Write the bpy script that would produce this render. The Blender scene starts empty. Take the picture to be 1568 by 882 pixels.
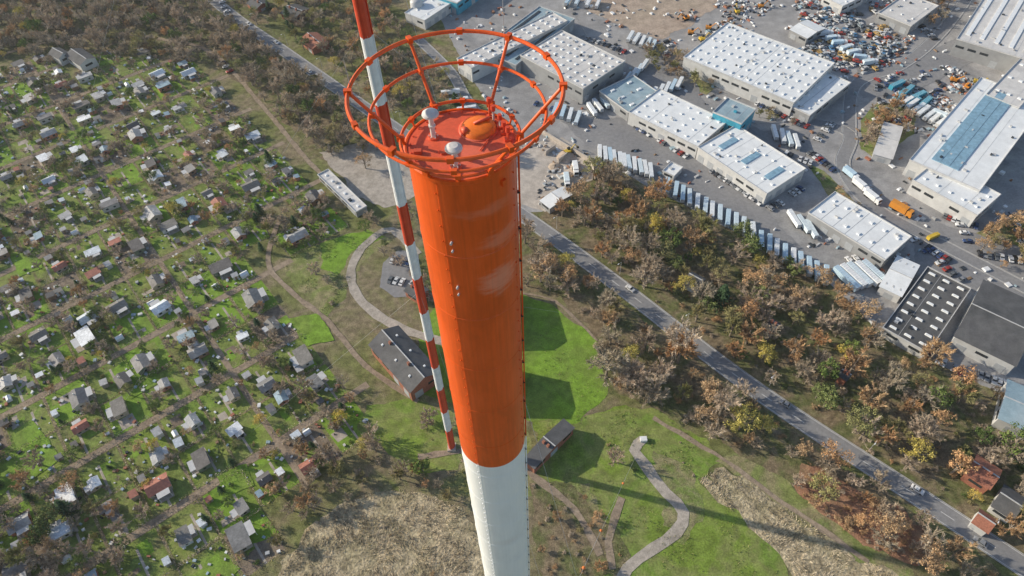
import bpy, math, random
from mathutils import Vector, Matrix, noise
random.seed(11)
R=random.random
U=random.uniform
sc=bpy.context.scene
H=230.0; F=1060.0
# ---------------- survey frame: level ground plane from photo measurements
dn=Vector((38,-869,-F)).normalized(); Zw=-dn
fw=Vector((0,0,-1)); Yw=(fw-fw.dot(Zw)*Zw).normalized(); Xw=Yw.cross(Zw)
ROT=Matrix((Xw,Yw,Zw))
def ray(px,py): return ROT@Vector((px-784,-(py-441),-F))
def P(px,py,h=0.0):
    r=ray(px,py); t=(h-H)/r.z
    return Vector((r.x*t,r.y*t,h))
def proj(p):
    q=ROT.transposed()@(Vector(p)-Vector((0,0,H)))
    return (784+F*q.x/-q.z, 441-F*q.y/-q.z)
cam=bpy.data.cameras.new("camera"); co=bpy.data.objects.new("camera",cam)
cam.sensor_width=36; cam.lens=F/1568*36; cam.clip_end=9000; cam.clip_start=0.1
co.matrix_world=Matrix.Translation((0,0,H))@ROT.to_4x4()
sc.collection.objects.link(co); sc.camera=co
# ---------------- light
s=(P(1330,852)-P(692,690)).normalized()
EL=math.radians(23)
sun=Vector((-s.x*math.cos(EL),-s.y*math.cos(EL),math.sin(EL)))
ld=bpy.data.lights.new("sun","SUN"); ld.energy=5; ld.angle=math.radians(.5); ld.color=(1,.90,.73)
lo=bpy.data.objects.new("sun",ld); lo.rotation_euler=(-sun).to_track_quat('-Z','Y').to_euler(); sc.collection.objects.link(lo)
w=bpy.data.worlds.new("World"); sc.world=w; w.use_nodes=True
nt=w.node_tree; sk=nt.nodes.new("ShaderNodeTexSky"); sk.sky_type='NISHITA'; sk.sun_disc=False
sk.sun_elevation=EL; sk.sun_rotation=math.atan2(sun.x,sun.y)
nt.links.new(sk.outputs[0],nt.nodes["Background"].inputs[0]); nt.nodes["Background"].inputs[1].default_value=0.145
sc.view_settings.view_transform='Standard'; sc.view_settings.look='None'; sc.view_settings.exposure=0
# ---------------- materials
def c4(c): return (c[0],c[1],c[2],1)
def newmat(name,rough=.8,spec=.3,metal=0):
    m=bpy.data.materials.new(name); m.use_nodes=True; n=m.node_tree
    b=n.nodes["Principled BSDF"]; b.inputs["Roughness"].default_value=rough
    b.inputs["Specular IOR Level"].default_value=spec; b.inputs["Metallic"].default_value=metal
    return m,n,b
def ramp(n,cols,const=False,pos=None):
    r=n.nodes.new("ShaderNodeValToRGB"); e=r.color_ramp
    if const: e.interpolation='CONSTANT'
    k=len(cols)
    for i,c in enumerate(cols):
        p=pos[i] if pos else (i/k if const else i/max(1,k-1))
        if i<2:
            el=e.elements[i]; el.position=p
        else: el=e.elements.new(p)
        el.color=c4(c)
    return r
def noi(n,scale,detail=4,rough=.6,dist=0,vec=None):
    t=n.nodes.new("ShaderNodeTexNoise"); t.inputs["Scale"].default_value=scale
    t.inputs["Detail"].default_value=detail; t.inputs["Roughness"].default_value=rough; t.inputs["Distortion"].default_value=dist
    if vec: n.links.new(vec,t.inputs["Vector"])
    return t
def objc(n):
    t=n.nodes.new("ShaderNodeTexCoord"); return t.outputs["Object"]
def fine(n,col,vec,scale,amt,lo=.3,hi=.7,detail=3):
    t=noi(n,scale,detail,.6,0,vec)
    mr=n.nodes.new("ShaderNodeMapRange"); mr.inputs[1].default_value=lo; mr.inputs[2].default_value=hi
    mr.inputs[3].default_value=1-amt; mr.inputs[4].default_value=1+amt
    n.links.new(t.outputs[0],mr.inputs[0])
    v=n.nodes.new("ShaderNodeVectorMath"); v.operation='SCALE'
    n.links.new(col,v.inputs[0]); n.links.new(mr.outputs[0],v.inputs["Scale"])
    return v.outputs[0],t
def gmat(name,cols,big=.03,mid=.5,amt=.3,fsc=3,famt=.25,rough=.9,bump=0,pos=None,spec=.15,detail=5,gain=1):
    m,n,b=newmat(name,rough,spec); o=objc(n)
    cols=[tuple(x*gain for x in c) for c in cols]
    t=noi(n,big,detail,.62,.4,o)
    p=pos or [.3+.4*i/max(1,len(cols)-1) for i in range(len(cols))]
    r=ramp(n,cols,pos=p); n.links.new(t.outputs[0],r.inputs[0])
    c,_=fine(n,r.outputs[0],o,mid,amt); c,t2=fine(n,c,o,fsc,famt)
    n.links.new(c,b.inputs["Base Color"])
    if bump:
        bp=n.nodes.new("ShaderNodeBump"); bp.inputs["Strength"].default_value=bump; bp.inputs["Distance"].default_value=.4
        n.links.new(t2.outputs[0],bp.inputs["Height"]); n.links.new(bp.outputs[0],b.inputs["Normal"])
    return m
def rmat(name,cols,rough=.6,sc_=.8,amt=.15,const=True,spec=.3,big=None):
    m,n,b=newmat(name,rough,spec)
    oi=n.nodes.new("ShaderNodeObjectInfo"); r=ramp(n,cols,const); n.links.new(oi.outputs["Random"],r.inputs[0])
    c,_=fine(n,r.outputs[0],objc(n),sc_,amt)
    if big: c,_=fine(n,c,objc(n),big[0],big[1])
    n.links.new(c,b.inputs["Base Color"]); return m
def pmat(name,col,rough=.5,amt=.1,sc_=.6,spec=.4,metal=0):
    m,n,b=newmat(name,rough,spec,metal); rr=n.nodes.new("ShaderNodeRGB"); rr.outputs[0].default_value=c4(col)
    c,_=fine(n,rr.outputs[0],objc(n),sc_,amt); n.links.new(c,b.inputs["Base Color"]); return m

M_ground=gmat("scrub_ground",[(.12,.13,.05),(.18,.19,.07),(.24,.195,.125),(.15,.18,.05)],.035,.35,.4,2.5,.4,bump=.4)
M_wood=gmat("woodland_floor",[(.14,.11,.07),(.23,.18,.115),(.13,.145,.055),(.27,.21,.14)],.06,.5,.4,2.5,.4,bump=.4)
M_lawn=gmat("lawn",[(.15,.20,.04),(.19,.27,.045),(.22,.245,.08),(.17,.26,.045),(.26,.26,.11)],.045,.25,.28,1.6,.28,bump=.25)
M_lawnb=gmat("garden_lawn",[(.15,.245,.033),(.20,.335,.042),(.175,.26,.048),(.23,.32,.06)],.06,.3,.25,2,.25,bump=.25)
M_lawn2=gmat("rough_meadow",[(.16,.185,.06),(.21,.245,.08),(.28,.245,.135),(.17,.225,.06),(.30,.25,.165)],.05,.35,.3,2,.35,bump=.4)
M_soil=gmat("garden_soil",[(.15,.12,.09),(.24,.19,.145),(.17,.15,.105)],.1,.6,.3,3,.3,bump=.4)
M_moss=gmat("garden_grass",[(.135,.175,.045),(.20,.26,.065),(.18,.175,.08)],.12,.5,.35,3,.35,bump=.4)
M_lane=gmat("dirt_lane",[(.27,.21,.155),(.35,.28,.21)],.1,.5,.25,3,.25)
M_asph=gmat("asphalt",[(.23,.23,.24),(.29,.285,.285)],.05,.6,.12,3,.1,rough=.85)
M_yard=gmat("yard_paving",[(.24,.24,.25),(.37,.36,.355),(.29,.285,.285),(.43,.42,.405)],.022,.12,.2,1.2,.14,rough=.85)
M_conc=gmat("light_concrete",[(.44,.39,.34),(.56,.50,.44)],.05,.3,.2,2,.12)
M_gravel=gmat("gravel",[(.34,.30,.26),(.45,.40,.345),(.30,.265,.22)],.06,.5,.2,3,.2)
M_bare=gmat("bare_earth",[(.34,.265,.21),(.45,.36,.29),(.39,.32,.245)],.03,.2,.2,1,.2,bump=.3)
M_kerb=pmat("kerb_stone",(.45,.44,.42),.8)
M_line=pmat("road_paint",(.75,.75,.73),.6,.15,3)
M_straw=gmat("dry_grass_field",[(.26,.215,.135),(.45,.375,.25),(.31,.265,.16),(.52,.44,.31)],.06,.3,.45,1.1,.45,bump=1.0)
M_rust=gmat("rust_bracken",[(.28,.15,.10),(.38,.21,.13),(.26,.20,.12)],.1,.5,.3,3,.3,bump=.7)

M_roofw=gmat("white_sheet_roof",[(.72,.75,.77),(.82,.84,.85),(.77,.79,.80)],.06,.3,.07,2,.05,rough=.5,spec=.3)
M_roofg=gmat("grey_felt_roof",[(.54,.53,.525),(.66,.645,.63),(.59,.58,.565)],.05,.25,.1,1.5,.07,rough=.8)
M_roofb=gmat("blue_grey_roof",[(.22,.32,.38),(.31,.42,.48),(.38,.47,.52)],.08,.3,.1,2,.08,rough=.5)
M_roofd=gmat("dark_felt_roof",[(.085,.088,.092),(.13,.13,.132),(.10,.10,.106)],.08,.3,.15,2,.1,rough=.8)
M_wallg=pmat("grey_cladding",(.32,.325,.33),.6,.12,.3)
M_wallw=pmat("pale_cladding",(.58,.58,.57),.6,.12,.3)
M_brick=pmat("red_brick",(.34,.14,.09),.85,.3,2.5)
M_sky=pmat("skylight_dome",(.85,.87,.88),.25,.08,1)
M_blue=pmat("blue_cladding",(.06,.33,.46),.4,.15,.6)
M_bglass=pmat("blue_rooflight",(.24,.40,.52),.25,.2,.6)
M_dark=pmat("dark_glazing",(.04,.045,.05),.15,.2,1,spec=.6)
M_door=pmat("roller_door",(.40,.42,.44),.6,.1,1)
M_trim=pmat("metal_trim",(.55,.55,.55),.4,.1,1)
M_tyre=pmat("tyre_rubber",(.02,.02,.02),.9,.1,1)
M_wood2=pmat("timber",(.24,.16,.10),.8,.2,2)

# ---------------- mesh builder
class MB:
    def __init__(s): s.v=[];s.f=[];s.m=[]
    def add(s,vs,fs,m=0,M=None):
        o=len(s.v)
        s.v+=[tuple(M@Vector(p)) for p in vs] if M is not None else [tuple(p) for p in vs]
        s.f+=[tuple(o+i for i in f) for f in fs]; s.m+=[m]*len(fs)
    def box(s,c,d,m=0,M=None,rz=0,top=1.0):
        x,y,z=d[0]/2,d[1]/2,d[2]/2; cr,sr=math.cos(rz),math.sin(rz); vs=[]
        for k,(a,b,e) in enumerate([(-x,-y,-z),(x,-y,-z),(x,y,-z),(-x,y,-z),(-x,-y,z),(x,-y,z),(x,y,z),(-x,y,z)]):
            if k>3: a*=top;b*=top
            vs.append((c[0]+a*cr-b*sr,c[1]+a*sr+b*cr,c[2]+e))
        s.add(vs,[(0,3,2,1),(4,5,6,7),(0,1,5,4),(1,2,6,5),(2,3,7,6),(3,0,4,7)],m,M)
    def tube(s,p,q,r0,r1=None,m=0,n=8,cap=True):
        r1=r0 if r1 is None else r1
        p=Vector(p);q=Vector(q);d=(q-p).normalized(); a=d.orthogonal().normalized(); b=d.cross(a); vs=[]
        for c,r in((p,r0),(q,r1)):
            for i in range(n):
                t=2*math.pi*i/n; vs.append(c+a*math.cos(t)*r+b*math.sin(t)*r)
        fs=[(i,(i+1)%n,n+(i+1)%n,n+i) for i in range(n)]
        if cap: fs+=[tuple(range(n))[::-1],tuple(range(n,2*n))]
        s.add(vs,fs,m)
    def lathe(s,prof,n=96,m=0,c=(0,0,0),ms=None):
        k=len(prof); vs=[]
        for i in range(n):
            t=2*math.pi*i/n
            for r,z in prof: vs.append((c[0]+r*math.cos(t),c[1]+r*math.sin(t),c[2]+z))
        for j in range(k-1):
            fs=[(i*k+j,((i+1)%n)*k+j,((i+1)%n)*k+j+1,i*k+j+1) for i in range(n)]
            if j==0: s.add(vs,fs,(ms[j] if ms else m)); base=len(s.v)-len(vs)
            else:
                s.f+=[tuple(base+a for a in f) for f in fs]; s.m+=[(ms[j] if ms else m)]*n
    def ring(s,c,Rr,r,m=0,n=72,k=8):
        s.lathe([(Rr+r*math.cos(2*math.pi*j/k),r*math.sin(2*math.pi*j/k)) for j in range(k+1)],n,m,c)
    def mesh(s,name,mats,smooth=False):
        me=bpy.data.meshes.new(name); me.from_pydata(s.v,[],s.f)
        for x in mats: me.materials.append(x)
        me.polygons.foreach_set("material_index",s.m)
        if smooth:
            me.polygons.foreach_set("use_smooth",[True]*len(s.f))
        me.update(); return me
    def build(s,name,mats,smooth=False,parent=None,loc=(0,0,0)):
        return inst(name,s.mesh(name,mats,smooth),loc,0,1,parent)
def inst(name,me,loc,rz=0,scale=1,parent=None):
    o=bpy.data.objects.new(name,me); o.location=loc; o.rotation_euler=(0,0,rz)
    o.scale=(scale,)*3 if not isinstance(scale,(tuple,list)) else scale
    if parent: o.parent=parent
    sc.collection.objects.link(o); return o
def empty(name,loc=(0,0,0)):
    o=bpy.data.objects.new(name,None); o.location=loc; o.empty_display_size=.1; sc.collection.objects.link(o); return o
# ---------------- sheets / roads
def W(poly): return [P(x,y) for x,y in poly]
def inpoly(x,y,pl):
    r=False;n=len(pl);j=n-1
    for i in range(n):
        a=pl[i];b=pl[j]
        if (a[1]>y)!=(b[1]>y) and x<(b[0]-a[0])*(y-a[1])/(b[1]-a[1])+a[0]: r=not r
        j=i
    return r
def ragged(pl,jit,step=2.0):
    out=[]
    n=len(pl)
    for i in range(n):
        a=pl[i];b=pl[(i+1)%n]; L=(b-a).length; k=max(1,int(L/step))
        for t in range(k):
            p=a.lerp(b,t/k); q=noise.noise_vector(Vector((p.x*.12,p.y*.12,3)))+.5*noise.noise_vector(Vector((p.x*.5,p.y*.5,9)))
            out.append(Vector((p.x+q.x*jit*2,p.y+q.y*jit*2,0)))
    return out
ZZ=[.012]
def nz():
    ZZ[0]+=.004; return ZZ[0]
def sheet(name,poly,mat,jit=1.0,world=False,z=None):
    pl=poly if world else W(poly)
    pl=ragged(pl,jit) if jit else pl
    z=nz() if z is None else z
    mb=MB(); mb.add([(p.x,p.y,z) for p in pl],[tuple(range(len(pl)))])
    return mb.build(name,[mat])
def smooth_line(pts,step=4):
    out=[];n=len(pts)
    for i in range(n-1):
        p0=pts[max(0,i-1)];p1=pts[i];p2=pts[i+1];p3=pts[min(n-1,i+2)]
        k=max(2,int((p2-p1).length/step))
        for j in range(k):
            t=j/k; out.append(.5*((2*p1)+(p2-p0)*t+(2*p0-5*p1+4*p2-p3)*t*t+(3*p1-p0-3*p2+p3)*t**3))
    out.append(pts[-1]); return out
LINES=[]
def road(name,pts,wd,mat,kerb=False,dash=False,excl=None,jit=0):
    z=nz()
    l=smooth_line(W(pts)); n=len(l); nr=[]
    for i in range(n):
        d=(l[min(n-1,i+1)]-l[max(0,i-1)]).normalized(); nr.append(Vector((-d.y,d.x,0)))
    mb=MB(); vs=[]
    for p,q in zip(l,nr):
        j1=U(-jit,jit);j2=U(-jit,jit)
        vs+=[p+q*(wd/2+j1)+Vector((0,0,z)),p-q*(wd/2+j2)+Vector((0,0,z))]
    mb.add(vs,[(2*i,2*i+1,2*i+3,2*i+2) for i in range(n-1)])
    if kerb:
        for sg in(1,-1):
            vs=[]
            for p,q in zip(l,nr):
                a=p+q*sg*(wd/2+.01); b=p+q*sg*(wd/2+.2)
                vs+=[(a.x,a.y,z-.02),(a.x,a.y,z+.12),(b.x,b.y,z+.12),(b.x,b.y,z-.02)]
            fs=[]
            for i in range(n-1):
                for j in range(3): fs.append((4*i+j,4*i+j+1,4*i+5+j,4*i+4+j))
            mb.add(vs,fs,1)
            vs=[]
            for p,q in zip(l,nr):
                a=p+q*sg*(wd/2-.45); b=p+q*sg*(wd/2-.3)
                vs+=[(a.x,a.y,z+.003),(b.x,b.y,z+.003)]
            mb.add(vs,[(2*i,2*i+1,2*i+3,2*i+2) for i in range(n-1)],2)
    if dash:
        for i in range(0,n-1,3):
            a=l[i];b=l[i+1];q=nr[i]*.09
            mb.add([(a.x+q.x,a.y+q.y,z+.003),(a.x-q.x,a.y-q.y,z+.003),(b.x-q.x,b.y-q.y,z+.003),(b.x+q.x,b.y+q.y,z+.003)],[(0,1,2,3)],2)
    LINES.append((l,(excl if excl is not None else wd/2+1.2)))
    return mb.build(name,[mat,M_kerb,M_line]),l,nr
EX=[]
def blocked(x,y,r=0,lines=True):
    for pl in EX:
        if inpoly(x,y,pl): return True
    if lines:
        for l,d in LINES:
            dd=(d+r)**2
            for p in l:
                if (p.x-x)**2+(p.y-y)**2<dd: return True
    return False
sheet("ground",[Vector((-4000,-4000,0)),Vector((4000,-4000,0)),Vector((4000,4000,0)),Vector((-4000,4000,0))],M_ground,0,True,0)
YARD=[(560,-120),(640,-30),(690,60),(735,140),(785,240),(800,325),(830,325),(870,290),(925,250),(1020,300),(1270,432),(1350,512),(1470,572),(1568,620),(1800,720),(2000,-200)]
WOODS=[(795,335),(830,325),(925,255),(1020,305),(1270,438),(1350,518),(1470,580),(1568,635),(1750,760),(1750,980),(1568,870),(1400,755),(1150,590),(960,447)]
W4=[(800,350),(870,400),(960,470),(1050,540),(1150,610),(1250,685),(1400,780),(1568,900),(1450,920),(1330,840),(1200,745),(1060,650),(980,615),(930,600),(905,560),(900,500),(850,450),(790,440)]
sheet("woodland_floor",WOODS,M_wood,1.5)
sheet("woodland_floor",[(-200,-80),(330,-80),(430,60),(520,150),(600,240),(540,260),(480,240),(400,150),(330,100),(130,80),(-200,125)],M_wood,1.5)
sheet("woodland_floor",W4,M_wood,1.5)
sheet("industrial_yard",YARD,M_yard,.5)
# lawns and fields
sheet("meadow",[(600,640),(660,600),(800,620),(830,760),(740,760),(690,700)],M_lawn2,1)
sheet("meadow",[(430,400),(470,380),(520,360),(575,350),(600,370),(560,400),(530,450),(500,490),(455,440)],M_lawn2,1)
sheet("lawn",[(690,430),(800,450),(850,470),(915,520),(925,560),(930,600),(880,655),(820,645),(700,620),(640,600),(640,520)],M_lawnb,.8)
sheet("meadow",[(820,640),(880,650),(930,620),(1000,625),(1070,665),(1110,705),(1060,735),(1100,760),(1190,830),(1220,900),(960,960),(930,900),(900,850),(830,760)],M_lawn,1.2)
sheet("meadow",[(1120,690),(1200,735),(1270,790),(1390,870),(1380,900),(1300,850),(1150,745),(1100,705)],M_lawn2,1.2)
sheet("lawn",[(560,620),(640,612),(690,640),(700,720),(640,725),(590,690),(550,660)],M_lawn,.8)
sheet("lawn",[(490,370),(560,352),(590,362),(540,385),(520,420),(490,410)],M_lawnb,.8)
sheet("rough_meadow",[(1000,690),(1050,720),(1080,790),(1050,830),(1010,800),(1030,770),(990,720)],M_lawn2,1.5)
sheet("rough_meadow",[(850,740),(910,740),(925,790),(900,850),(860,800)],M_lawn2,1.5)
F1=[(1065,735),(1110,715),(1190,770),(1280,830),(1370,882),(1400,940),(1250,940),(1200,850),(1130,790)]
F2=[(470,810),(520,775),(600,745),(690,770),(725,800),(745,880),(760,990),(380,990),(420,900)]
sheet("dry_grass_field",F1,M_straw,1.8); sheet("dry_grass_field",F2,M_straw,1.8)
F3=[(1230,705),(1300,740),(1440,820),(1420,870),(1350,850),(1260,790),(1215,745)]
sheet("bracken_patch",F3,M_rust,1.5)
F4=[(870,740),(900,765),(930,800),(960,850),(940,882),(830,900),(815,740)]
sheet("bramble_patch",F4,M_wood,1.5)
sheet("bare_earth",[(870,-40),(1110,-40),(1095,10),(1050,45),(1010,60),(960,45),(900,15)],M_bare,1.5)
sheet("concrete_yard",[(785,225),(860,210),(920,250),(910,275),(870,290),(835,325),(790,310)],M_conc,.5)
sheet("gravel_lot",[(490,235),(560,215),(620,240),(640,300),(590,320),(545,300)],M_gravel,.8)
sheet("car_park",[(588,402),(608,385),(640,382),(645,455),(605,455),(580,440)],M_asph,.3)
sheet("grass_verge",[(1318,185),(1345,155),(1405,165),(1398,205),(1342,245),(1318,228)],M_lawn2,.6)
sheet("grass_verge",[(980,72),(1035,78),(1105,125),(1085,145),(995,110)],M_lawn2,.6)
sheet("grass_verge",[(1490,358),(1560,330),(1650,360),(1650,450),(1480,405)],M_lawn2,.6)
sheet("grass_verge",[(1235,250),(1262,262),(1300,300),(1325,330),(1318,335),(1270,300)],M_lawn2,.4)
for q in [[(860,185),(960,180),(1060,235),(1170,318),(1270,425),(1200,395),(1020,285),(925,245)],[(960,60),(1045,80),(1080,160),(1170,200),(1240,200),(1230,250),(1120,185),(1010,140),(960,110)],[(1400,330),(1500,360),(1568,380),(1568,470),(1400,420)],[(1310,100),(1400,90),(1480,50),(1500,90),(1400,140),(1320,150)]]: sheet("asphalt_apron",q,M_asph,.8)
_,RL,RN=road("road",[(250,-70),(345,15),(440,82),(520,138),(610,200),(700,262),(800,330),(870,380),(960,447),(1050,517),(1150,592),(1250,660),(1400,757),(1568,868),(1750,990)],7.6,M_asph,True,True,5)
road("yard_street",[(1240,185),(1300,205),(1290,250),(1310,290),(1350,325),(1430,368),(1568,440),(1700,510)],7,M_asph,True,False)
road("yard_street",[(1300,205),(1310,130),(1380,100),(1440,50),(1500,-30)],7,M_asph,True,False)
road("yard_street",[(640,60),(690,110),(720,160),(790,235)],6,M_asph,True,False)
road("gravel_track",[(985,672),(972,690),(990,715),(1020,755),(1047,785),(1035,815),(1000,840),(960,870),(950,900)],3.8,M_gravel,jit=.3)
road("gravel_track",[(952,762),(942,790),(932,830),(938,872)],2.4,M_lane,jit=.3)
road("gravel_track",[(640,390),(600,352),(562,372),(538,412),(548,455),(590,490),(640,512),(700,530)],4,M_gravel,jit=.4)
road("footpath",[(-50,100),(130,52),(260,62),(330,85),(400,160),(480,255),(540,300)],2.4,M_lane,jit=.3,excl=1.6)
road("footpath",[(430,330),(410,400),(450,450),(500,490),(560,560),(640,615)],2.2,M_lane,jit=.3)
road("dirt_track",[(640,700),(760,690),(830,740),(880,780),(920,850)],2.4,M_lane,jit=.4)
road("footpath",[(1000,640),(1110,705),(1200,770),(1330,860)],1.6,M_lane,jit=.4)
road("footpath",[(800,450),(850,462),(915,522)],1.2,M_lane,jit=.3)

# ---------------- tree prototypes
def tmat(name,cols,rough=.9):
    m,n,b=newmat(name,rough,.1); oi=n.nodes.new("ShaderNodeObjectInfo"); r=ramp(n,cols); n.links.new(oi.outputs["Random"],r.inputs[0])
    c,_=fine(n,r.outputs[0],objc(n),1.6,.4,.35,.65); n.links.new(c,b.inputs["Base Color"]); return m
M_bark=pmat("bark",(.27,.225,.18),.9,.2,3)
T_bare=tmat("bare_twigs",[(.53,.42,.32),(.42,.35,.26),(.60,.49,.38),(.46,.40,.30)])
T_cop=tmat("copper_leaves",[(.52,.31,.16),(.58,.41,.24),(.45,.31,.18),(.60,.36,.18)])
T_yel=tmat("yellow_leaves",[(.60,.48,.12),(.50,.45,.14),(.65,.50,.14)])
T_grn=tmat("green_leaves",[(.12,.18,.05),(.175,.23,.065),(.11,.16,.055),(.22,.255,.095)])
T_con=tmat("conifer_needles",[(.05,.095,.04),(.075,.12,.05),(.06,.105,.055)])
T_olv=tmat("olive_leaves",[(.34,.32,.13),(.40,.34,.17),(.29,.30,.12)])
def rv(s=1): return Vector((random.gauss(0,s),random.gauss(0,s),random.gauss(0,s)))
def sliver(mb,p,d,L,wd,m):
    d=d.normalized(); s=d.cross(rv()).normalized()*wd
    mb.add([p-s,p+s,p+d*L],[(0,1,2)],m)
def leafq(mb,p,sz,m,nrm=None):
    n=(nrm if nrm else rv()).normalized(); a=n.orthogonal().normalized(); b=n.cross(a); t=U(0,6.28)
    x=a*math.cos(t)+b*math.sin(t); y=n.cross(x); x=x*sz; y=y*sz*U(.6,1)
    mb.add([p-x,p-y*.8,p+x,p+y],[(0,1,2,3)],m)
def bare_tree(seed,tw=28,dens=1):
    random.seed(seed); mb=MB(); top=Vector((U(-.08,.08),U(-.08,.08),1.6))
    mb.tube((0,0,-.05),(0,0,.55),.08,.065,0,7); mb.tube((0,0,.55),top,.065,.015,0,5)
    for i in range(13):
        z=U(.45,1.3); st=Vector((0,0,z)) if z<.55 else Vector((0,0,.55)).lerp(top,(z-.55)/1.05)
        a=i*2.4+U(-.4,.4); up=U(.4,1.2); d=Vector((math.cos(a),math.sin(a),up)).normalized(); L=U(.6,.95)*(1.15-.25*z)
        e=st+d*L; mb.tube(st,e,.032,.012,0,4,False)
        for j in range(7):
            p=st.lerp(e,U(.3,1)); d2=(d+rv(.5)+Vector((0,0,.3))).normalized(); L2=U(.2,.42); e2=p+d2*L2
            mb.tube(p,e2,.014,.006,1,3,False)
            for k in range(tw):
                q=p.lerp(e2,U(.2,1.05)); sliver(mb,q,d2+rv(.6)+Vector((0,0,.2)),U(.12,.26),U(.010,.020)*dens,1)
    return mb
def leafy(seed,n=34,per=46,sz=.055,flat=.85,sl=0,sp=1.0):
    random.seed(seed); mb=MB(); mb.tube((0,0,-.05),(0,0,.7),.07,.05,0,7); mb.tube((0,0,.7),(0,0,1.5),.05,.01,0,5)
    for i in range(n):
        d=rv().normalized(); d.z=d.z*flat if d.z>-.3 else -d.z*.5
        c=Vector((0,0,1.05))+Vector((d.x,d.y,d.z))*U(.45,.88)*sp; rr=U(.14,.27)
        if i<11: mb.tube((0,0,U(.5,.9)),c,.025,.008,0,4,False)
        for k in range(per):
            o=rv().normalized()*rr*U(.3,1.2); leafq(mb,c+o,sz*U(.5,1.25),1,o+rv(.6)*rr)
            if sl and k%2==0: sliver(mb,c+o*.6,o+rv(.1),U(.1,.25),.012,1)
    return mb
def conifer(seed):
    random.seed(seed); mb=MB(); mb.tube((0,0,-.05),(0,0,2.5),.06,.01,0,6)
    for i in range(17):
        z=.25+i*.135; r=.85*(1-i/18)**.85
        for j in range(11):
            a=j*.571+i*1.3+U(-.2,.2); rr=r*U(.75,1.1)
            for k in range(7):
                t=(k+1)/7; leafq(mb,Vector((math.cos(a)*rr*t,math.sin(a)*rr*t,z-.18*t*r+U(-.03,.03))),.075,1,Vector((U(-.5,.5),U(-.5,.5),1)))
    return mb
def shrub(seed):
    random.seed(seed); mb=MB()
    for i in range(16):
        a=U(0,6.28); c=Vector((math.cos(a)*U(.1,.7),math.sin(a)*U(.1,.7),U(.15,.7))); mb.tube((c.x*.2,c.y*.2,0),c,.02,.006,0,4,False)
        for k in range(34):
            o=rv().normalized()*U(.1,.3); leafq(mb,c+o,U(.03,.065),1,o)
            if k%2: sliver(mb,c+o*.5,o+Vector((0,0,.1)),U(.15,.3),.014,1)
    return mb
def pm(name,mbs,mat): return [m.mesh(name,[M_bark,mat]) for m in mbs]
PR={}
PR['bare']=pm("bare_tree_mesh",[bare_tree(1),bare_tree(2),bare_tree(3,24),bare_tree(4,20),bare_tree(33,15)],T_bare)
PR['copper']=pm("copper_tree_mesh",[leafy(5,30,30,.045,sl=1),leafy(6,26,32,.05,sl=1),bare_tree(8,26,1.4),bare_tree(30,26,1.2),bare_tree(31,20,1.2)],T_cop)
PR['yellow']=pm("yellow_tree_mesh",[leafy(9,30,40,.045,sl=1),leafy(10,26,36,.045,sl=1)],T_yel)
PR['green']=pm("green_tree_mesh",[leafy(12),leafy(13,28,50),leafy(14,22,50)],T_grn)
PR['olive']=pm("olive_tree_mesh",[leafy(16,28,36,.045,sl=1),bare_tree(17,26,1.3)],T_olv)
PR['con']=pm("conifer_mesh",[conifer(19),conifer(20)],T_con)
PR['shrub']=pm("shrub_mesh",[shrub(22),shrub(23)],T_grn)
PR['dshrub']=pm("dry_shrub_mesh",[shrub(24),shrub(25)],T_bare)
PR['cshrub']=pm("copper_shrub_mesh",[shrub(26),shrub(27)],T_cop)
PR['oshrub']=pm("olive_shrub_mesh",[shrub(28),shrub(29)],T_olv)
random.seed(5)
def pick(wts):
    t=U(0,sum(wts.values()))
    for k,v in wts.items():
        t-=v
        if t<=0: return k
    return k
cnt=[0]
def tree(kind,x,y,r,parent=None,name="tree",zs=1):
    cnt[0]+=1
    return inst(name,random.choice(PR[kind]),(x,y,0),U(0,6.28),(r*U(.9,1.1),r*U(.9,1.1),r*U(.85,1.2)*zs),parent)
def scatter(pname,poly,spacing,wts,rmin,rmax,lines=True,skip=0):
    pl=W(poly); par=empty(pname)
    xs=[p.x for p in pl];ys=[p.y for p in pl]
    x=min(xs)
    while x<max(xs):
        y=min(ys)
        while y<max(ys):
            a=x+U(-.6,.6)*spacing;b=y+U(-.6,.6)*spacing
            if R()>=skip and inpoly(a,b,pl) and not blocked(a,b,0,lines):
                px,py=proj((a,b,2))
                if -90<px<1660 and -90<py<960:
                    k=pick(wts); r=rmin+(rmax-rmin)*R()**1.4
                    tree(k,a,b,r*(1 if 'shrub' not in k else .6),par)
            y+=spacing
        x+=spacing
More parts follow.
